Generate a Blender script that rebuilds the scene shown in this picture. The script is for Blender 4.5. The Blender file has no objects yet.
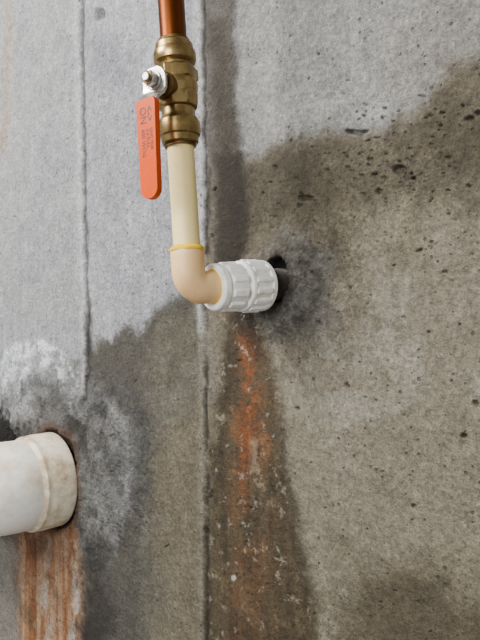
import bpy, bmesh, math
import numpy as np
from mathutils import Vector, Matrix

# ------------------------------------------------------------------ basics
D = 0.4263            # camera distance from the wall plane (y = 0)
CZ = 1.30             # camera height
YAW = math.radians(44.0)
FPX = 600.0
sY, cY = math.sin(YAW), math.cos(YAW)
K = 0.74              # albedo scale of the concrete

def lin(c):
    c = c / 255.0
    return c / 12.92 if c <= 0.04045 else ((c + 0.055) / 1.055) ** 2.4
def rgb(r, g, b, k=1.0, sat=1.3):
    L = [lin(r), lin(g), lin(b)]; y = 0.3*L[0] + 0.6*L[1] + 0.1*L[2]
    L = [min(0.97, max(0.002, y + (q - y) * sat)) * k for q in L]
    return (L[0], L[1], L[2], 1.0)

scene = bpy.context.scene
def link(o):
    scene.collection.objects.link(o); return o

# ------------------------------------------------------------------ materials
def new_mat(name):
    m = bpy.data.materials.new(name); m.use_nodes = True
    nt = m.node_tree; nt.nodes.clear()
    out = nt.nodes.new('ShaderNodeOutputMaterial')
    b = nt.nodes.new('ShaderNodeBsdfPrincipled')
    nt.links.new(b.outputs[0], out.inputs[0])
    return m, nt, b
def N(nt, t, **kw):
    n = nt.nodes.new(t)
    return n
def ramp(nt, fac, stops):
    r = nt.nodes.new('ShaderNodeValToRGB')
    els = r.color_ramp.elements
    els[0].position, els[0].color = stops[0]
    els[1].position, els[1].color = stops[-1]
    for p, c in stops[1:-1]:
        e = els.new(p); e.color = c
    nt.links.new(fac, r.inputs[0]); return r.outputs[0]
def mixc(nt, fac, a, b, mode='MIX'):
    m = nt.nodes.new('ShaderNodeMix'); m.data_type = 'RGBA'; m.blend_type = mode
    for sock, v in ((m.inputs[0], fac), (m.inputs[6], a), (m.inputs[7], b)):
        if hasattr(v, 'is_linked') or hasattr(v, 'links'): nt.links.new(v, sock)
        else: sock.default_value = v
    return m.outputs[2]
def noise(nt, vec, scale, detail=5, rough=0.6):
    n = N(nt, 'ShaderNodeTexNoise'); n.inputs['Scale'].default_value = scale
    n.inputs['Detail'].default_value = detail; n.inputs['Roughness'].default_value = rough
    nt.links.new(vec, n.inputs['Vector']); return n.outputs['Fac']
def mathn(nt, op, a, b=None, clamp=False):
    m = nt.nodes.new('ShaderNodeMath'); m.operation = op; m.use_clamp = clamp
    for i, v in enumerate((a, b)):
        if v is None: continue
        if hasattr(v, 'links'): nt.links.new(v, m.inputs[i])
        else: m.inputs[i].default_value = v
    return m.outputs[0]
G = lambda v: (v, v, v, 1)

def dirty_mat(name, base, dirt, rough=0.4, dirt_lo=0.55, dirt_hi=0.75, scale=60, metallic=0.0, bump=0.1, fine=0.1, sss=0.0, stretch=(1,1,1), spec=0.5):
    m, nt, b = new_mat(name)
    tc = N(nt, 'ShaderNodeTexCoord')
    mp = N(nt, 'ShaderNodeMapping'); mp.inputs['Scale'].default_value = stretch
    nt.links.new(tc.outputs['Object'], mp.inputs[0]); v = mp.outputs[0]
    n1 = noise(nt, v, scale, 7, 0.65)
    n2 = noise(nt, v, scale * 6, 4, 0.6)
    f = ramp(nt, n1, [(dirt_lo, G(0)), (dirt_hi, G(1))])
    c = mixc(nt, f, base, dirt)
    var = ramp(nt, n2, [(0.3, G(1 - fine)), (0.7, G(1.0))])
    c = mixc(nt, 1.0, c, var, 'MULTIPLY')
    nt.links.new(c, b.inputs['Base Color'])
    b.inputs['Metallic'].default_value = metallic
    b.inputs['Specular IOR Level'].default_value = spec
    r = ramp(nt, n1, [(0.3, G(rough)), (0.8, G(min(1, rough + 0.25)))])
    nt.links.new(r, b.inputs['Roughness'])
    bp = N(nt, 'ShaderNodeBump'); bp.inputs['Strength'].default_value = bump; bp.inputs['Distance'].default_value = 0.001
    nt.links.new(n2, bp.inputs['Height']); nt.links.new(bp.outputs[0], b.inputs['Normal'])
    if sss:
        b.inputs['Subsurface Weight'].default_value = sss
        b.inputs['Subsurface Radius'].default_value = (0.004, 0.003, 0.002)
    return m

M_copper = dirty_mat('copper_mat', rgb(100, 60, 41), rgb(56, 35, 25), 0.32, 0.35, 0.7, 30, 1.0, 0.05, 0.15, stretch=(1,1,0.25))
M_brass = dirty_mat('brass_mat', rgb(160, 136, 92, 1, 1.05), rgb(106, 86, 52, 1, 1.05), 0.23, 0.42, 0.72, 45, 1.0, 0.15, 0.15)
M_brassd = dirty_mat('brass_dark_mat', rgb(118, 94, 56, 1, 1.0), rgb(74, 58, 36, 1, 1.0), 0.4, 0.4, 0.7, 60, 1.0, 0.3, 0.2)
M_steel = dirty_mat('steel_mat', rgb(190, 188, 182), rgb(134, 130, 122), 0.2, 0.5, 0.75, 60, 1.0, 0.08, 0.1)
M_orange = dirty_mat('orange_grip_mat', (0.66, 0.075, 0.004, 1), (0.52, 0.05, 0.003, 1), 0.22, 0.55, 0.85, 40, 0.0, 0.05, 0.05, spec=0.15)
M_black = dirty_mat('black_print_mat', rgb(50, 16, 14), rgb(34, 14, 12), 0.5)
M_cpvc = dirty_mat('cpvc_mat', rgb(242, 224, 174), rgb(224, 200, 146), 0.36, 0.55, 0.85, 35, 0, 0.05, 0.04, 0.1)
M_elbow = dirty_mat('cpvc_elbow_mat', rgb(230, 197, 157), rgb(214, 176, 134), 0.42, 0.45, 0.8, 30, 0, 0.08, 0.05, 0.1)
M_glue = dirty_mat('solvent_cement_mat', (0.82, 0.52, 0.01, 1), (0.70, 0.42, 0.01, 1), 0.3, spec=0.2)
M_pvc = dirty_mat('pvc_white_mat', rgb(252, 252, 248), rgb(214, 206, 186), 0.32, 0.5, 0.74, 70, 0, 0.1, 0.05, 0.08)
M_drain = dirty_mat('pvc_drain_mat', rgb(246, 243, 234), rgb(196, 178, 148), 0.32, 0.50, 0.75, 22, 0, 0.15, 0.08)
M_drain2 = dirty_mat('pvc_hub_mat', rgb(236, 228, 210), rgb(146, 116, 80), 0.45, 0.42, 0.70, 30, 0, 0.3, 0.15)
M_thread = dirty_mat('pvc_thread_mat', rgb(70, 63, 54), rgb(38, 32, 26), 0.6, 0.35, 0.6, 80)

# ------------------------------------------------------------------ mesh helpers
def frame(axis, ref, origin):
    z = Vector(axis).normalized(); x = Vector(ref); x = (x - z * x.dot(z)).normalized(); y = z.cross(x)
    M = Matrix((x, y, z)).transposed().to_4x4(); M.translation = Vector(origin); return M

def finish(name, bm, mat, M=None, parent=None, smooth=35, bevel=0.0, subsurf=0):
    bmesh.ops.recalc_face_normals(bm, faces=bm.faces)
    me = bpy.data.meshes.new(name); bm.to_mesh(me); bm.free()
    for p in me.polygons: p.use_smooth = True
    me.set_sharp_from_angle(angle=math.radians(smooth))
    me.materials.append(mat)
    o = link(bpy.data.objects.new(name, me))
    if bevel:
        md = o.modifiers.new('bevel', 'BEVEL'); md.width = bevel; md.segments = 3; md.limit_method = 'ANGLE'; md.angle_limit = math.radians(30)
        md.harden_normals = False
    if M is not None: o.matrix_world = M
    if parent is not None:
        o.parent = parent
        o.matrix_parent_inverse = Matrix.Identity(4)
    return o

def lathe(bm, prof, seg=96, M=None, cap=True):
    rings = []
    for p in prof:
        z, r = p[0], p[1]; fn = p[2] if len(p) > 2 else None
        ring = []
        for i in range(seg):
            a = 2 * math.pi * i / seg
            rr = r * (fn(a) if fn else 1)
            v = Vector((rr * math.cos(a), rr * math.sin(a), z))
            if M is not None: v = M @ v
            ring.append(bm.verts.new(v))
        rings.append(ring)
    for a, b in zip(rings[:-1], rings[1:]):
        for i in range(seg):
            j = (i + 1) % seg
            bm.faces.new((a[i], a[j], b[j], b[i]))
    if cap:
        bm.faces.new(rings[0][::-1]); bm.faces.new(rings[-1])
    return rings

def sweep(bm, pts, radii, seg=64, ref=Vector((1, 0, 0)), cap=True):
    rings = []; n = len(pts)
    for k, (p, r) in enumerate(zip(pts, radii)):
        t = (pts[min(k + 1, n - 1)] - pts[max(k - 1, 0)]).normalized()
        x = (ref - t * ref.dot(t)).normalized(); y = t.cross(x)
        rings.append([bm.verts.new(p + (x * math.cos(2*math.pi*i/seg) + y * math.sin(2*math.pi*i/seg)) * r) for i in range(seg)])
    for a, b in zip(rings[:-1], rings[1:]):
        for i in range(seg):
            j = (i + 1) % seg; bm.faces.new((a[i], a[j], b[j], b[i]))
    if cap: bm.faces.new(rings[0][::-1]); bm.faces.new(rings[-1])

def empty(name, M):
    e = link(bpy.data.objects.new(name, None)); e.empty_display_size = 0.02; e.matrix_world = M; return e

# ------------------------------------------------------------------ key points
E = Vector((-0.3775, -0.0958, CZ + 0.0267))       # elbow centre
P = Vector((-0.3640, 0.0, CZ + 0.0325))           # where the line enters the wall
riser_dir = Vector((-0.012, -0.010, 0.240)).normalized()
A = (P - E).normalized()
MR = frame(riser_dir, (1, 0, 0), E)

# ------------------------------------------------------------------ concrete wall
def X_of_u(u): return D * math.tan(math.atan((u - 240) / FPX) - YAW)
Xs = np.array(sorted(list(np.linspace(-3.0, X_of_u(-45) - 0.02, 16)) + [X_of_u(u) for u in np.linspace(-45, 525, 720)] + list(np.linspace(X_of_u(525) + 0.01, 1.6, 40))))
Zs = np.concatenate([np.linspace(0, CZ - 0.62, 12), np.linspace(CZ - 0.60, CZ - 0.262, 210), np.linspace(CZ - 0.26, CZ + 0.26, 800), np.linspace(CZ + 0.262, CZ + 0.60, 180), np.linspace(CZ + 0.62, 2.4, 12)])
nx, nz = len(Xs), len(Zs)
XX, ZZ = np.meshgrid(Xs, Zs)
X = XX.ravel(); Z = ZZ.ravel()
Xc = np.clip(X, X_of_u(-45), X_of_u(525))
dep = -Xc * sY + D * cY
U = 240 + FPX * (Xc * cY + D * sY) / dep
V = np.clip(320 - FPX * (Z - CZ) / dep, -60, 700)

rng = np.random.RandomState(7)
def vnoise(x, y, seed):
    r = np.random.RandomState(seed); T = r.rand(256, 256)
    xi = np.floor(x).astype(int); yi = np.floor(y).astype(int)
    fx = x - xi; fy = y - yi; fx = fx*fx*(3-2*fx); fy = fy*fy*(3-2*fy)
    a = T[yi % 256, xi % 256]; b = T[yi % 256, (xi+1) % 256]; c = T[(yi+1) % 256, xi % 256]; d = T[(yi+1) % 256, (xi+1) % 256]
    return (a*(1-fx)+b*fx)*(1-fy) + (c*(1-fx)+d*fx)*fy
def fbm(scale, octv=5, seed=1, sx=1.0, sz=1.0, gain=0.5):
    s = np.zeros_like(X); amp = 1; tot = 0; f = scale
    for o in range(octv):
        s += amp * vnoise((X+5)*f*sx + 17*o, (Z+5)*f*sz + 31*o, seed + o); tot += amp; amp *= gain; f *= 2
    return (s / tot * 2 - 1) * 1.4
nA = fbm(14, 7, 11, gain=0.65); nB = fbm(14, 7, 41, gain=0.65); nC = fbm(60, 4, 71); nD = fbm(6, 6, 91, gain=0.6); nE = fbm(30, 6, 121, gain=0.7)
nF = fbm(110, 4, 181, gain=0.75); nG = fbm(20, 7, 211, gain=0.78)
nV = fbm(60, 4, 151, sx=1.5, sz=0.12)
Ud = U + nA * 18 + nF * 4; Vd = V + nB * 18 + nF * 4
Us = U + nC * 3 + nA * 4 + nF * 2; Vs = V + nB * 6

def sm(x): x = np.clip(x, 0, 1); return x*x*(3-2*x)
def poly(pts, soft=10, u=None, v=None):
    u = Ud if u is None else u; v = Vd if v is None else v
    d2 = np.full_like(u, 1e12); ins = np.zeros(u.shape, bool); n = len(pts)
    for i in range(n):
        x0, y0 = pts[i]; x1, y1 = pts[(i+1) % n]; ex, ey = x1-x0, y1-y0
        t = np.clip(((u-x0)*ex + (v-y0)*ey) / (ex*ex+ey*ey+1e-9), 0, 1)
        d2 = np.minimum(d2, (u-x0-t*ex)**2 + (v-y0-t*ey)**2)
        c = ((y0 > v) != (y1 > v))
        xi = x0 + (v-y0) * ex / (ey if ey != 0 else 1e-9)
        ins ^= c & (u < xi)
    d = np.sqrt(d2); sd = np.where(ins, d, -d)
    return sm(sd / soft * 0.5 + 0.5)
def stroke(pts, w, soft=4, u=None, v=None):
    u = Us if u is None else u; v = Vs if v is None else v
    best = np.full_like(u, 1e9)
    ws = w if isinstance(w, (list, tuple)) else [w]*len(pts)
    for i in range(len(pts)-1):
        x0, y0 = pts[i]; x1, y1 = pts[i+1]; ex, ey = x1-x0, y1-y0
        t = np.clip(((u-x0)*ex + (v-y0)*ey) / (ex*ex+ey*ey+1e-9), 0, 1)
        best = np.minimum(best, np.hypot(u-x0-t*ex, v-y0-t*ey) - (ws[i]*(1-t)+ws[i+1]*t))
    return sm(0.5 - best / soft * 0.5)
def blob(cx, cy, rx, ry, soft=0.4, u=None, v=None):
    u = Ud if u is None else u; v = Vd if v is None else v
    r = np.hypot((u-cx)/rx, (v-cy)/ry)
    return sm((1 - r) / soft * 0.5 + 0.5)

WS = 1.10   # saturation of the wall palette
col = np.zeros((len(X), 3)); col[:] = rgb(174, 174, 177, 1, WS)[:3]
wet = np.zeros_like(X); hgt = np.zeros_like(X)
def paint(mask, c, a=1.0, w=None, s=None):
    global col, wet
    m = np.clip(mask * a, 0, 1)[:, None]
    col = col * (1 - m) + np.array(rgb(*c, 1, WS if s is None else s)[:3]) * m
    if w is not None: wet = wet * (1 - m[:, 0]) + w * m[:, 0]

# dry tone variation
paint(sm(nD*1.3+0.5), (160, 161, 165), 0.6)
paint(sm(nE*1.5+0.2), (190, 190, 192), 0.45)
paint(poly([(-60,-70),(78,-70),(84,330),(-60,330)], 14, Us, Vs), (164, 163, 160), 0.45)
paint(sm(nV*2-0.3)*(V<340)*(U<200), (148, 149, 152), 0.35)
paint(sm(nG*2.5-0.8)*(V<340), (138, 138, 140), 0.35)
paint(stroke([(6,-60),(8,40),(4,150)], 2.5, 6), (170, 146, 108), 0.6)
paint(blob(112, 70, 26, 22, 1.2), (136, 138, 143), 0.65)
paint(blob(150, 30, 20, 50, 1.2), (192, 193, 196), 0.4)
# upper right: lighter gray, warm
ur = poly([(236,-70),(560,-70),(560,140),(236,160)], 25)
paint(ur, (158, 156, 151), 0.8)
paint(blob(460, 70, 60, 45, 1.0), (138, 133, 122), 0.55)
paint(sm(nG*2-0.1)*ur, (182, 181, 178), 0.45)
paint(sm(-nG*2-0.3)*ur, (128, 125, 118), 0.45)
# right half damp
damp = poly([(208,165),(246,158),(290,148),(338,128),(378,134),(428,108),(452,78),(500,62),(560,50),(560,720),(208,720)], 9)
paint(damp, (134, 127, 112), 0.97, 0.25)
paint(damp * sm(nD*1.8+0.4), (119, 112, 96), 0.6)
paint(damp * sm(nG*2.4), (154, 148, 134), 0.50)
band = poly([(240,156),(290,148),(338,128),(378,134),(428,108),(452,78),(500,62),(560,50),(560,180),(470,208),(400,200),(350,206),(300,222),(262,236),(240,234)], 18)
paint(band, (98, 92, 79), 0.78, 0.4)
paint(band * sm(nA*2.2+0.35), (80, 75, 63), 0.5)
paint(poly([(300,320),(450,230),(560,230),(560,560),(330,560)], 50), (150, 144, 130), 0.5, 0.1)
paint(poly([(290,320),(560,220),(560,650),(310,650)], 40)*sm(nG*2.5-0.1), (168, 164, 153), 0.45, 0.1)
paint(poly([(290,300),(560,220),(560,650),(320,650)], 40)*sm(-nA*2.5-0.5), (112, 106, 92), 0.5)
# cement patch around the fitting
pc = blob(292, 284, 38, 54, 0.3)
paint(pc, (114, 112, 106), 0.88, 0.2)
paint(pc*sm(nE*3), (148, 146, 141), 0.6)
paint(pc*sm(-nG*3-0.3), (76, 73, 67), 0.65)
paint(stroke([(250,245),(275,236),(302,250),(316,290),(304,326)], 2, 6, Ud, Vd), (74, 69, 61), 0.65)
# wet strip along the form joint above the fitting
paint(poly([(199,-70),(232,-70),(236,40),(240,150),(246,200),(246,262),(214,272),(212,180),(200,120)], 5, Us, Vs), (100, 96, 90), 0.95, 0.5)
paint(poly([(206,20),(226,20),(238,150),(247,200),(245,266),(216,268),(214,190),(216,130)], 8, Us, Vs), (76, 70, 61), 0.85, 0.7)
paint(poly([(216,155),(243,153),(248,215),(245,266),(218,268)], 6, Us, Vs), (56, 51, 42), 0.8, 0.7)
# left lower wet
lw = poly([(72,352),(100,338),(128,330),(152,306),(176,292),(206,290),(212,720),(-60,720),(-60,420),(30,400)], 8)
paint(lw, (112, 108, 97), 0.97, 0.35)
paint(lw * sm(nA*1.8+0.4), (96, 92, 81), 0.65)
paint(lw * sm(nG*2.6-0.1), (134, 129, 117), 0.45)
paint(stroke([(112,345),(140,325),(166,302),(196,294)], 7, 12, Ud, Vd), (78, 76, 71), 0.7)
paint(poly([(84,350),(150,330),(150,470),(140,720),(84,720)], 20), (80, 78, 73), 0.7, 0.5)
paint(poly([(160,430),(208,400),(208,720),(150,720)], 20), (122, 113, 93), 0.5)
# patch of mortar round the drain
sw = blob(68, 458, 80, 98, 0.2)
paint(sw, (88, 87, 85), 0.95, 0.4)
rad = np.hypot((U-50)/0.75, V-470)
paint(sw * sm(nG*2.4-0.1), (132, 131, 129), 0.6)
paint(sw * sm(-nA*2.5-0.1), (58, 56, 54), 0.72)
sw_r = sm((np.sin(rad*0.13 + nA*5)-0.2)*1.6)
paint(sw * sw_r, (130, 129, 127), 0.35)
edge = blob(68, 458, 86, 104, 0.12) - blob(68, 458, 76, 94, 0.12)
paint(np.clip(edge,0,1)*sm(nE*2+0.6), (58, 56, 54), 0.65)
crk = stroke([(78,440),(92,418),(112,404)], 0.6, 2.5) + stroke([(82,500),(104,512),(128,548)], 0.6, 2.5) + stroke([(40,428),(44,406),(60,388)], 0.6, 2.5)
paint(np.clip(crk,0,1), (44, 42, 40), 0.75)
hgt -= sw * (3.2 + nA*4.0 + nE*2.6 + sw_r*1.0)
# efflorescence
ef = blob(36, 372, 48, 32, 0.5)
paint(ef, (152, 153, 153), 0.75, 0.0)
paint(ef*sm(nG*3-0.2), (194, 196, 197), 0.55, 0.0)
for pts in ([(8,392),(18,358),(42,345),(66,356),(76,378)], [(14,402),(28,372),(46,360),(62,372),(70,392)], [(0,372),(12,350),(34,340)]):
    mk_ = stroke(pts, [1.5, 3.5, 5, 3, 1][:len(pts)], 4, U+nA*8+nE*4, V+nB*8+nF*4)*sm(nE*2.5+0.6)
    paint(mk_, (222, 225, 228), 0.95); hgt -= mk_*1.0
paint(stroke([(20,398),(34,384),(56,388),(66,404)], [2,4,4,2], 6), (84, 83, 81), 0.75)
paint(stroke([(108,390),(130,435),(130,500),(108,570)], [1,3,3,1], 6)*sm(nG*2+0.5), (150, 150, 147), 0.6)
paint(blob(100, 520, 42, 40, 1.0) * sm(nE*2.5), (142, 141, 137), 0.55)
paint(blob(2, 422, 16, 16, 0.3), (26, 23, 20), 0.95, 0.4)
# left bottom pale strip and rust under the drain
paint(poly([(-60,545),(24,532),(26,720),(-60,720)], 8, Us, Vs), (154, 149, 141), 0.85, 0.2)
ru = poly([(18,535),(40,525),(76,520),(82,600),(78,720),(22,720)], 6, Us, Vs)
paint(ru, (184, 142, 108), 0.92, 0.3)
paint(ru * sm(nV*2.5+0.1), (212, 188, 164), 0.55)
paint(ru * sm(-nV*2.5-0.2), (142, 94, 62), 0.6)
paint(ru * sm(nG*2.5-0.1), (196, 180, 160), 0.5)
paint(ru * sm(nA*2.5-0.4), (120, 104, 88), 0.5)
paint(stroke([(50,540),(46,600),(50,700)], [2,3,2], 5)*sm(nE*2+.6), (212, 205, 195), 0.85)
paint(stroke([(73,545),(75,600),(72,700)], [1,3,2], 4)*sm(nE*2+.6), (214, 208, 198), 0.85)
paint(blob(36, 552, 24, 26, 0.9), (86, 57, 38), 0.8)
paint(blob(92, 610, 11, 80, 0.8), (56, 52, 48), 0.8)
# wet fan under the fitting
fan = poly([(222,296),(262,306),(270,350),(278,400),(284,460),(296,530),(312,600),(332,720),(202,720),(204,560),(208,430),(224,350)], 7, Us, Vs)
paint(fan, (88, 78, 61), 0.96, 0.8)
paint(fan * sm(nV*2+0.2), (68, 59, 45), 0.6)
paint(fan * sm(nG*2.6-0.1), (118, 106, 85), 0.5)
paint(poly([(206,300),(226,300),(222,380),(213,440),(206,440)], 6, Us, Vs), (120, 114, 101), 0.7)
paint(stroke([(282,440),(296,530),(318,640)], 4, 10), (56, 50, 39), 0.65)
paint(stroke([(232,350),(222,420),(214,500)], 3, 8), (60, 53, 41), 0.5)
paint(stroke([(250,312),(253,348)], [16,8], 10), (40, 32, 26), 0.9, 0.9)
fade = sm((780-V)/420)
paint(stroke([(247,338),(251,400),(250,470),(252,540),(252,700)], [4,10,15,18,20], 20)*sm(nG*1.6+0.6)*fade, (118, 82, 54), 0.75)
paint(stroke([(245,338),(247,380),(245,430),(242,500),(239,600),(238,700)], [3,6,6,4,3,3], 11)*sm(nE*2.5+0.6)*fade, (138, 86, 52), 0.8)
paint(stroke([(244,350),(246,387),(247,420),(242,465)], [2,4,3,1], 8)*sm(nG*2.5+.5), (156, 95, 57), 0.72)
paint(stroke([(254,372),(262,420),(266,470)], [2,4,2], 6)*sm(nG*2.5+.4), (142, 98, 66), 0.65)
paint(stroke([(252,445),(266,500),(264,550)], [3,6,2], 7) * sm(nE*3), (172, 157, 134), 0.65)
paint(stroke([(236,380),(232,470),(230,560)], [1,2,1], 4)*sm(nE*2+.5), (146, 104, 70), 0.5)
paint(fan*sm(nF*3-1.2), (180, 174, 160), 0.5)
# bottom right stain
paint(poly([(348,578),(400,560),(446,572),(462,606),(520,596),(560,720),(332,720),(338,650)], 18), (94, 87, 73), 0.85, 0.5)
# form joints / cracks
j1 = stroke([(80,-60),(83,120),(86,260),(88,400)], 1.8, 2.4, U + nC*1.5 + nE*1.5, V)
paint(stroke([(76,-60),(79,120),(82,260),(85,390)], 3, 4, U+nC*2, V), (200, 200, 199), 0.7)
paint(j1, (82, 81, 80), 0.88); hgt += j1 * 2.6
paint(stroke([(87,300),(88,345),(90,390)], [2,4,2], 4), (52, 50, 48), 0.88)
j2 = stroke([(203,-60),(205,200),(206,400),(208,700)], 1.8, 2.4, U + nC*1.8 + nE*1.5, V)
j2 = j2 * sm(nE*1.5+0.9)
paint(stroke([(198,-60),(199,150),(201,330)], 3, 4, U+nC*2, V), (192, 191, 189), 0.7)
paint(stroke([(201,330),(202,640)], 2, 3, U+nC*2, V), (148, 143, 131), 0.5)
paint(j2, (50, 46, 40), 0.9, 0.5); hgt += j2 * 2.2
paint(stroke([(207,170),(208,250)], 2.5, 3), (40, 36, 30), 0.75)
j3 = stroke([(150,460),(150,560),(148,640)], 1, 3); paint(j3, (78, 74, 67), 0.55)

# pits / bug holes
pits = [(356,132,11,3),(366,130,5,2),(383,107,2,2),(399,170,6,4),(385,178,4,2),(378,190,4,3),(412,180,3,2),(305,198,7,4),(299,205,3,2),(442,113,3,2),(440,126,2,2),(99,14,5,6),
        (470,117,5,3),(477,112,3,3),(463,104,2,2),(465,438,4,3),(476,402,3,4),(445,274,3,2),(393,265,2,2),(372,158,3,2),(296,408,3,2),(346,384,2,2),(468,186,3,2),(352,288,2,2),(404,318,2,1),
        (214,190,2,3),(212,236,2,3),(318,56,2,2),(212,455,2,6),(210,494,2,5),(206,530,2,5),(275,166,3,2),(428,330,2,2),(414,508,3,2),(420,250,5,2)]
for k in range(260):
    u0 = 215 + 280*rng.rand(); v0 = 20 + 620*rng.rand(); r = 0.55 + 0.9*rng.rand()**3
    pits.append((u0, v0, r*(1+rng.rand()*.8), r))
for k in range(190):   # clusters in the upper right
    u0 = 385 + 60*rng.randn(); v0 = 168 + 42*rng.randn(); r = 0.6 + 1.2*rng.rand()**2
    pits.append((u0, v0, r*(1+rng.rand()*1.3), r))
for k in range(120):
    u0 = 5 + 200*rng.rand(); v0 = 640*rng.rand(); r = 0.55 + 0.7*rng.rand()**2
    pits.append((u0, v0, r, r))
Up = U + nC*2.5 + nF*1.5; Vp = V + fbm(70, 3, 301)*2.5 + nF*1.0
for (a, b, rx, ry) in pits:
    sel = np.where((np.abs(U-a) < rx*2+6) & (np.abs(V-b) < ry*2+6))[0]
    if len(sel) == 0: continue
    m = sm((1.15 - np.hypot((Up[sel]-a)/rx, (Vp[sel]-b)/ry)) / 0.6)
    big = min(rx, ry)
    hgt[sel] += m * (0.7 + 0.8*big)
    mk = (m * (0.4 if big < 2 else 0.55))[:, None]
    col[sel] = col[sel]*(1-mk) + np.array(rgb(64, 58, 48)[:3])*mk
# rough patch of broken surface
rough_patch = blob(400, 178, 55, 28, 0.8) + blob(315, 240, 40, 30, 0.9)*0.6 + blob(290, 290, 45, 50, 0.8)*0.8
hgt += rough_patch * (np.clip(nE, -0.3, 1)*3.4 + nF*0.9)
paint(rough_patch*sm(nE*4-0.6), (74, 68, 57), 0.5)
paint(blob(233, 577, 2, 3.5, 0.5, Us, Vs), (205, 202, 194), 0.7)

# hand-packed mortar and ragged holes round the two penetrations (true circles on the wall)
DR = Vector((-0.772, 0.0, CZ - 0.222)); DRr = 0.064
r0 = np.hypot(X - P.x, Z - P.z)
ang = np.arctan2(Z - P.z, X - P.x)
jag = nC*0.0022 + nE*0.0036 + nF*0.0018
coll = sm((0.052 - r0 + nA*0.014) / 0.024)
hgt -= coll * (8.5 + nE*5.5 + nA*3.0 + nC*1.6)
rp = r0 + jag
m = sm((0.0270 - rp) / 0.006 * 0.5 + 0.5); paint(m, (62, 57, 50), 0.65, 0.5)
holeR = 0.0175 + 0.0035*np.clip(np.sin(ang*1.0+0.6), -0.3, 1) + 0.0012*np.sin(ang*5+1)
m = sm((holeR - rp) / 0.0016 * 0.5 + 0.5); paint(m, (20, 17, 15), 0.97, 0.6); hgt += m * 12
rd = np.hypot(X - DR.x, Z - DR.z) + nC*0.002 + nA*0.003 + nE*0.003
m = sm((DRr + 0.013 - rd) / 0.012 * 0.5 + 0.5); paint(m, (88, 62, 44), 0.8, 0.5)
m = sm((DRr + 0.004 - rd) / 0.003 * 0.5 + 0.5); paint(m, (40, 28, 20), 0.9, 0.5); hgt += m * 5

hgt += nD*0.5 + nE*0.55*(0.6+wet) + nC*0.22 + nF*0.24
hgt *= 0.001
co = np.stack([X, hgt, Z], 1)
col = 0.36 * (np.clip(col, 0.002, 1) / 0.36) ** 1.15
idx = np.arange(nx*nz).reshape(nz, nx)
quads = np.stack([idx[:-1, :-1], idx[:-1, 1:], idx[1:, 1:], idx[1:, :-1]], -1).reshape(-1, 4)
extra = np.array([[Xs[0],0,0],[Xs[-1],0,0],[Xs[-1],0,2.4],[Xs[0],0,2.4],[Xs[0],.2,0],[Xs[-1],.2,0],[Xs[-1],.2,2.4],[Xs[0],.2,2.4]])
b0 = nx*nz
xq = np.array([[4,7,6,5],[0,3,7,4],[1,5,6,2],[0,4,5,1],[3,2,6,7]]) + b0
co = np.concatenate([co, extra]); quads = np.concatenate([quads, xq])
me = bpy.data.meshes.new('wall_back')
me.vertices.add(len(co)); me.vertices.foreach_set('co', co.astype(np.float32).ravel())
me.loops.add(len(quads)*4); me.loops.foreach_set('vertex_index', quads.astype(np.int32).ravel())
me.polygons.add(len(quads)); me.polygons.foreach_set('loop_start', (np.arange(len(quads))*4).astype(np.int32))
me.update(calc_edges=True); me.validate()
me.polygons.foreach_set('use_smooth', np.ones(len(me.polygons), bool))
ca = me.attributes.new('stain_tone', 'FLOAT_COLOR', 'POINT')
cc = np.concatenate([np.concatenate([col*K, np.ones((len(X),1))], 1), np.tile([.25,.25,.23,1], (8,1))])
ca.data.foreach_set('color', cc.astype(np.float32).ravel())
wa = me.attributes.new('dampness', 'FLOAT', 'POINT')
wa.data.foreach_set('value', np.concatenate([wet, np.zeros(8)]).astype(np.float32))
wall = link(bpy.data.objects.new('wall_back', me))

m, nt, b = new_mat('stained_concrete_mat')
tc = N(nt, 'ShaderNodeTexCoord'); v = tc.outputs['Object']
at = N(nt, 'ShaderNodeAttribute'); at.attribute_name = 'stain_tone'
aw = N(nt, 'ShaderNodeAttribute'); aw.attribute_name = 'dampness'
c = at.outputs['Color']
n1 = noise(nt, v, 40, 10, 0.75); n2 = noise(nt, v, 240, 7, 0.75); n3 = noise(nt, v, 700, 4, 0.7); n4 = noise(nt, v, 110, 8, 0.75)
c = mixc(nt, 1.0, c, ramp(nt, n1, [(0.30, G(0.70)), (0.70, G(1.25))]), 'MULTIPLY')
c = mixc(nt, 1.0, c, ramp(nt, n4, [(0.32, G(0.70)), (0.68, G(1.25))]), 'MULTIPLY')
c = mixc(nt, 1.0, c, ramp(nt, n2, [(0.34, G(0.58)), (0.66, G(1.36))]), 'MULTIPLY')
c = mixc(nt, 1.0, c, ramp(nt, n3, [(0.32, G(0.68)), (0.68, G(1.28))]), 'MULTIPLY')
vo = N(nt, 'ShaderNodeTexVoronoi'); vo.inputs['Scale'].default_value = 190; vo.inputs['Randomness'].default_value = 1
nt.links.new(v, vo.inputs['Vector'])
sp = N(nt, 'ShaderNodeSeparateColor'); nt.links.new(vo.outputs['Color'], sp.inputs[0])
rsize = mathn(nt, 'MULTIPLY', mathn(nt, 'POWER', sp.outputs[0], 6.0), 0.34)
pit = mathn(nt, 'MULTIPLY', mathn(nt, 'SUBTRACT', rsize, vo.outputs['Distance']), 12.0, True)
c = mixc(nt, mathn(nt, 'MULTIPLY', pit, 0.65), c, rgb(64, 58, 49, K))
nt.links.new(c, b.inputs['Base Color'])
rr = N(nt, 'ShaderNodeMapRange'); rr.inputs['To Min'].default_value = 0.92; rr.inputs['To Max'].default_value = 0.46
nt.links.new(aw.outputs['Fac'], rr.inputs['Value']); nt.links.new(rr.outputs[0], b.inputs['Roughness'])
b.inputs['Specular IOR Level'].default_value = 0.25
h = mathn(nt, 'ADD', mathn(nt, 'MULTIPLY', n2, 0.7), mathn(nt, 'MULTIPLY', n4, 0.9))
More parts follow.
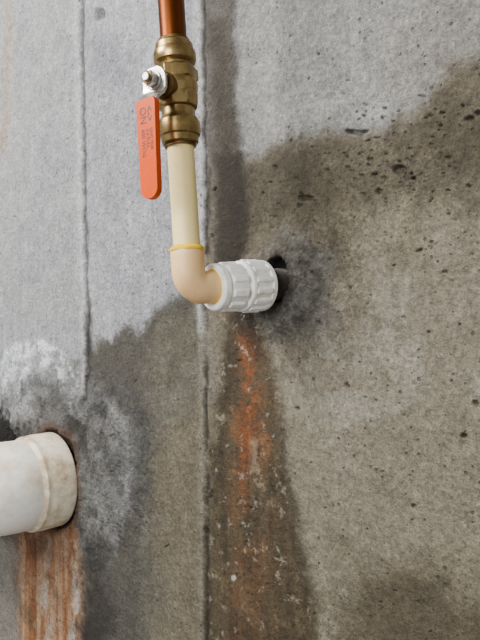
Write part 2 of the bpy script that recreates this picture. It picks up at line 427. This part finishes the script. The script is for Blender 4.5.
h = mathn(nt, 'SUBTRACT', h, mathn(nt, 'MULTIPLY', pit, 0.7))
bp = N(nt, 'ShaderNodeBump'); bp.inputs['Strength'].default_value = 1.0; bp.inputs['Distance'].default_value = 0.0032
nt.links.new(h, bp.inputs['Height']); nt.links.new(bp.outputs[0], b.inputs['Normal'])
me.materials.append(m)

# floor and ceiling
def slab(name, x0, x1, y0, y1, z0, z1, c1, c2):
    bm = bmesh.new()
    bmesh.ops.create_cube(bm, size=1, matrix=Matrix.Translation(((x0+x1)/2, (y0+y1)/2, (z0+z1)/2)) @ Matrix.Diagonal((x1-x0, y1-y0, z1-z0, 1)))
    mt = dirty_mat(name + '_mat', c1, c2, 0.8, 0.35, 0.7, 5, 0, 0.5, 0.2)
    return finish(name, bm, mt)
slab('floor', -3, 1.6, -3.0, 0.2, -0.1, 0.0, rgb(130, 127, 120), rgb(100, 96, 88))
slab('ceiling', -3, 1.6, -3.0, 0.2, 2.4, 2.5, rgb(190, 188, 182), rgb(165, 162, 155))

# ------------------------------------------------------------------ copper pipe
bm = bmesh.new()
top_len = (2.4 - E.z) / riser_dir.z
lathe(bm, [(0.196, 0.0111), (top_len, 0.0111)], 64)
finish('copper_pipe', bm, M_copper, MR)

# ------------------------------------------------------------------ cpvc pipe
cp = empty('cpvc_pipe', MR)
bm = bmesh.new(); lathe(bm, [(0.020, 0.0112), (0.135, 0.0112)], 64)
finish('tube', bm, M_cpvc, None, cp)
bm = bmesh.new()
gl = lambda a: 1 + 0.022*math.sin(3*a+1) + 0.013*math.sin(7*a)
lathe(bm, [(0.0308, 0.0138), (0.0312, 0.0147, gl), (0.0328, 0.0147, gl), (0.0340, 0.0136, gl), (0.0352, 0.0122, gl), (0.0360, 0.0111)], 64, cap=False)
finish('cement_bead', bm, M_glue, None, cp)

# ------------------------------------------------------------------ cpvc elbow
el = empty('pipe_elbow', Matrix.Translation(E))
bm = bmesh.new()
pts, rad_ = [], []
Rb = 0.0125
for z, r in ((0.0325, 0.0122), (0.0325, 0.0136), (0.0318, 0.0142), (0.026, 0.01425), (0.018, 0.0141)):
    pts.append(riser_dir * z); rad_.append(r)
pa = riser_dir * Rb; pb = A * Rb
cen = pa + A * Rb
for k in range(0, 13):
    t = k / 12 * math.pi / 2
    pts.append(cen - A * Rb * math.cos(t) - riser_dir * Rb * math.sin(t)); rad_.append(0.0140 - 0.0004*math.sin(2*t))
for s, r in ((0.018, 0.0140), (0.024, 0.01425), (0.0285, 0.0142), (0.0292, 0.0136), (0.0292, 0.0122)):
    pts.append(A * s); rad_.append(r)
side = riser_dir.cross(A).normalized()
rings = []; n = len(pts); seg = 72
for k, (p, r) in enumerate(zip(pts, rad_)):
    if k < 5: t = -riser_dir
    elif k >= n - 5: t = A
    else:
        tt = (k - 5) / 12 * math.pi / 2; t = A * math.sin(tt) - riser_dir * math.cos(tt)
    x = side; y = t.cross(x).normalized()
    rings.append([bm.verts.new(p + (x*math.cos(2*math.pi*i/seg) + y*math.sin(2*math.pi*i/seg))*r) for i in range(seg)])
for a_, b_ in zip(rings[:-1], rings[1:]):
    for i in range(seg):
        j = (i+1) % seg; bm.faces.new((a_[i], a_[j], b_[j], b_[i]))
bm.faces.new(rings[0][::-1]); bm.faces.new(rings[-1])
finish('elbow_body', bm, M_elbow, None, el, smooth=50)

# ------------------------------------------------------------------ white PVC union / adapter
MA = frame(A, (0, 0, 1), E)
ad = empty('pvc_union_fitting', MA)
def lug(n, depth, sharp=0.25, ph=0.0):
    def f(a):
        s = math.cos(n * (a + ph)); return 1 + depth * max(-1, min(1, s / sharp))
    return f
def octo(n, ph=0.0, mixv=0.75):
    def f(a):
        w = 2*math.pi/n; q = ((a+ph) % w) - w/2
        return mixv * (math.cos(w/2)/math.cos(q)) / 1.0 + (1-mixv)
    return f
bm = bmesh.new()
lathe(bm, [(0.0225, 0.0125), (0.0225, 0.0188), (0.0240, 0.0202), (0.0290, 0.0204), (0.0300, 0.0188), (0.0318, 0.0186),
           (0.0326, 0.0204, lug(10, 0.05)), (0.0470, 0.0210, lug(10, 0.05)), (0.0482, 0.0196), (0.0490, 0.0180), (0.0540, 0.0180)], 160)
finish('tailpiece', bm, M_pvc, None, ad, bevel=0.0005)
bm = bmesh.new()
lathe(bm, [(0.0510, 0.0180), (0.0510, 0.0216), (0.0520, 0.0226), (0.0545, 0.0228), (0.0555, 0.0216), (0.0560, 0.0226, lug(14, 0.05)),
           (0.0720, 0.0229, lug(14, 0.05)), (0.0730, 0.0216, lug(14, 0.02)), (0.0738, 0.0232), (0.0775, 0.0232), (0.0785, 0.0224), (0.0788, 0.0160)], 168)
finish('union_nut', bm, M_pvc, None, ad, bevel=0.0005)
bm = bmesh.new()
lathe(bm, [(0.0218, 0.0141), (0.0220, 0.0150, gl), (0.0226, 0.0153, gl), (0.0230, 0.0146)], 64, cap=False)
finish('socket_cement_bead', bm, M_glue, None, ad)
bm = bmesh.new()
prof = [(0.0740, 0.0145)]
z = 0.0750
while z < 0.1150:
    prof += [(z, 0.0156), (z + 0.0008, 0.0142)]; z += 0.0016
lathe(bm, prof, 64)
finish('threaded_nipple', bm, M_thread, None, ad)

# ------------------------------------------------------------------ brass ball valve
bv = empty('ball_valve', MR)
bm = bmesh.new()
lathe(bm, [(0.1195, 0.0118), (0.1195, 0.0142), (0.1208, 0.0152), (0.1255, 0.0158), (0.1268, 0.0170), (0.1300, 0.0176), (0.1350, 0.0177), (0.1385, 0.0172),
           (0.1400, 0.0160), (0.1425, 0.0146), (0.1440, 0.0140), (0.1500, 0.0140)], 96)
finish('lower_push_collar', bm, M_brass, None, bv, smooth=28)
bm = bmesh.new()
lathe(bm, [(0.1835, 0.0138), (0.1855, 0.0144), (0.1868, 0.0160), (0.1880, 0.0172), (0.1905, 0.0178), (0.1950, 0.0178), (0.1968, 0.0172), (0.1978, 0.0160),
           (0.2025, 0.0156), (0.2040, 0.0146), (0.2043, 0.0118)], 96)
finish('upper_push_collar', bm, M_brass, None, bv, smooth=28)
for nm, z0 in (('lower_release_ring', 0.1175), ('upper_release_ring', 0.2035)):
    bm = bmesh.new(); lathe(bm, [(z0, 0.0114), (z0, 0.0130), (z0+0.003, 0.0132), (z0+0.003, 0.0114)], 64)
    finish(nm, bm, M_brassd, None, bv)
bm = bmesh.new()
hx = octo(6, math.radians(10), 0.85)
lathe(bm, [(0.1485, 0.0135), (0.1500, 0.0160), (0.1520, 0.0174, octo(8, 0.2, 0.9)), (0.1600, 0.0178, octo(8, 0.2, 0.9)), (0.1612, 0.0166), (0.1625, 0.0170),
           (0.1650, 0.0176), (0.1690, 0.0178), (0.1710, 0.0172), (0.1722, 0.0166), (0.1730, 0.0188, hx), (0.1815, 0.0188, hx), (0.1828, 0.0160), (0.1840, 0.0138)], 144)
finish('valve_body', bm, M_brass, None, bv, smooth=25, bevel=0.0004)
yaw_s = math.radians(12)
nrm_w = Vector((math.sin(yaw_s), -math.cos(yaw_s), 0.0))
zc = 0.1635
MRi = MR.inverted()
nrm = (MRi.to_3x3() @ nrm_w).normalized()
up = Vector((0, 0, 1)); up = (up - nrm * up.dot(nrm)).normalized()
MS = frame(nrm, up, Vector((0, 0, zc)))          # local: z = stem outward, x = up
bm = bmesh.new()
lathe(bm, [(0.010, 0.0112), (0.0185, 0.0108), (0.0195, 0.0098), (0.022, 0.0096)], 64, MS)
lathe(bm, [(0.0215, 0.0092, octo(6)), (0.0250, 0.0092, octo(6)), (0.0260, 0.0075)], 96, MS)
lathe(bm, [(0.0255, 0.0048), (0.0380, 0.0048)], 48, MS)
finish('stem_bonnet', bm, M_brassd, None, bv, smooth=28)
bm = bmesh.new()
lathe(bm, [(0.0300, 0.0074), (0.0308, 0.0076), (0.0312, 0.0072)], 64, MS)       # washer
lathe(bm, [(0.0312, 0.0058, octo(6, 0.3, 1)), (0.0320, 0.0064, octo(6, 0.3, 1)), (0.0362, 0.0064, octo(6, 0.3, 1)), (0.0370, 0.0055, octo(6, 0.3, 1))], 96, MS)
lathe(bm, [(0.0365, 0.0034), (0.0395, 0.0034), (0.0401, 0.0028)], 32, MS)
finish('handle_nut', bm, M_steel, None, bv, smooth=28)

# lever: steel strap and orange grip. path in (x=up, z=out); extruded across y
def strap(name, path, widths, thick, mat, bevel, M):
    bm = bmesh.new(); rings = []
    n = len(path)
    for k, ((a_, c_), w) in enumerate(zip(path, widths)):
        p = Vector((a_, 0, c_))
        q0 = Vector((path[max(k-1,0)][0], 0, path[max(k-1,0)][1])); q1 = Vector((path[min(k+1,n-1)][0], 0, path[min(k+1,n-1)][1]))
        t = (q1-q0).normalized(); nn = Vector((-t.z, 0, t.x))
        if nn.z < 0: nn = -nn
        ring = []
        for (yy, hh) in ((-1,-1),(1,-1),(1,1),(-1,1)):
            ring.append(bm.verts.new(M @ (p + Vector((0, yy*w/2, 0)) + nn*hh*thick/2)))
        rings.append(ring)
    for a_, b_ in zip(rings[:-1], rings[1:]):
        for i in range(4):
            j = (i+1) % 4; bm.faces.new((a_[i], a_[j], b_[j], b_[i]))
    bm.faces.new(rings[0][::-1]); bm.faces.new(rings[-1])
    return finish(name, bm, mat, None, bv, smooth=40, bevel=bevel)
ZS = 0.0285; ZG = 0.0385
path, wid = [], []
for i in range(9):
    q = i/8; path.append((0.0115*math.cos(q*math.pi/2), ZS)); wid.append(max(0.004, 0.023*math.sin(q*math.pi/2)))
for a_, c_, w in ((-0.004, ZS, 0.023), (-0.008, ZS+0.0003, 0.0225), (-0.0115, ZS+0.002, 0.021), (-0.0160, ZS+0.0072, 0.0190), (-0.0195, ZG-0.0008, 0.0170), (-0.026, ZG, 0.015), (-0.05, ZG, 0.012)):
    path.append((a_, c_)); wid.append(w)
strap('lever_strap', path, wid, 0.0026, M_steel, 0.0004, MS)
L0, L1 = -0.0180, -0.0965
path, wid = [], []
for s, w in ((0.0, 0.0160), (0.0015, 0.0180), (0.004, 0.0190), (0.020, 0.0184), (0.045, 0.0174), (0.064, 0.0170)):
    path.append((L0 - s, ZG+.0002)); wid.append(w)
Rr = 0.0085
for i in range(1, 10):
    q = i/10*math.pi/2; path.append((L1 + Rr - Rr*math.sin(q), ZG+.0002)); wid.append(0.0170*math.cos(q))
strap('lever_grip', path, wid, 0.0058, M_orange, 0.0016, MS)
def legend(nm, txt, size, along, across):
    cu = bpy.data.curves.new(nm, 'FONT'); cu.body = txt; cu.size = size; cu.extrude = 0.00008; cu.align_x = 'LEFT'; cu.align_y = 'CENTER'
    cu.offset = size*0.012
    cu.materials.append(M_black)
    o = link(bpy.data.objects.new(nm, cu)); o.parent = bv
    xa = MS.to_3x3() @ Vector((-1, 0, 0)); za = MS.to_3x3() @ Vector((0, 0, 1)); ya = za.cross(xa)
    R = Matrix((xa, ya, za)).transposed().to_4x4(); R.translation = MS @ Vector((along, across, ZG+0.00315))
    o.matrix_local = R
legend('legend_large', 'ON', 0.0085, -0.0245, 0.0028)
legend('legend_flow', '<->', 0.0085, -0.0245, -0.0036)
legend('legend_rating', '600 WOG', 0.0050, -0.0420, 0.0032)
legend('legend_size', '3/4 FULL', 0.0042, -0.0420, -0.0012)
legend('legend_small', 'LEAD FREE', 0.0036, -0.0420, -0.0050)

# ------------------------------------------------------------------ PVC drain pipe with elbow
dr = empty('pvc_drain_pipe', Matrix.Translation(DR))
out = Vector((0.0, -1.0, 0.0))
MD = frame(out, (0, 0, 1), (0, 0, 0))
bm = bmesh.new()
lathe(bm, [(-0.05, 0.056), (0.002, 0.056), (0.002, 0.0630), (0.004, 0.0645), (0.034, 0.0645), (0.036, 0.0636), (0.044, 0.0636), (0.046, 0.0620), (0.050, 0.0595)], 128, MD)
finish('hub_collar', bm, M_drain2, None, dr, smooth=28, bevel=0.0008)
bm = bmesh.new()
pts = [out*0.044]; rads = [0.0595]
Rb2 = 0.068
endd = Vector((-1, 0, -0.04)).normalized()
for k in range(0, 19):
    t = k/18*math.pi/2
    pts.append(out*0.050 + endd*Rb2*(1-math.cos(t)) + out*Rb2*math.sin(t)); rads.append(0.0600)
last = pts[-1]
pts.append(last + endd*0.03); rads.append(0.0600)
sweep(bm, pts, rads, 96, Vector((0, 0, 1)))
finish('elbow_bend', bm, M_drain, None, dr, smooth=50)
bm = bmesh.new()
MH = frame(endd, (0, 0, 1), last + endd*0.02)
lathe(bm, [(0, 0.0595), (0, 0.064), (0.002, 0.066), (0.045, 0.066), (0.047, 0.064), (0.047, 0.057), (0.60, 0.057)], 96, MH)
finish('outlet_hub_and_pipe', bm, M_drain, None, dr, smooth=28)

# ------------------------------------------------------------------ lights, world, camera
def area(name, loc, target, size, power, color):
    l = bpy.data.lights.new(name, 'AREA'); l.size = size; l.energy = power; l.color = color
    o = link(bpy.data.objects.new(name, l)); o.location = loc
    o.rotation_euler = (Vector(target) - Vector(loc)).to_track_quat('-Z', 'Y').to_euler(); return o
area('ceiling_lamp', (-1.0, -1.05, 2.3), (-0.65, 0, 1.45), 0.6, 64, (1.0, 0.98, 0.95))
area('right_fill_light', (0.2, -2.4, 1.9), (-0.6, 0, 1.3), 1.0, 52, (0.98, 0.985, 1.0))  # added fill from the right to bring out wall texture; no window there
w = bpy.data.worlds.new('World'); scene.world = w; w.use_nodes = True
w.node_tree.nodes['Background'].inputs[0].default_value = (0.94, 0.96, 1.0, 1); w.node_tree.nodes['Background'].inputs[1].default_value = 0.7

cam = bpy.data.cameras.new('camera'); cam.sensor_width = 36; cam.sensor_fit = 'AUTO'; cam.lens = FPX * 36 / 640; cam.clip_start = 0.01
co_ = link(bpy.data.objects.new('camera', cam)); co_.location = (0, -D, CZ); co_.rotation_euler = (math.pi/2, 0, YAW)
scene.camera = co_
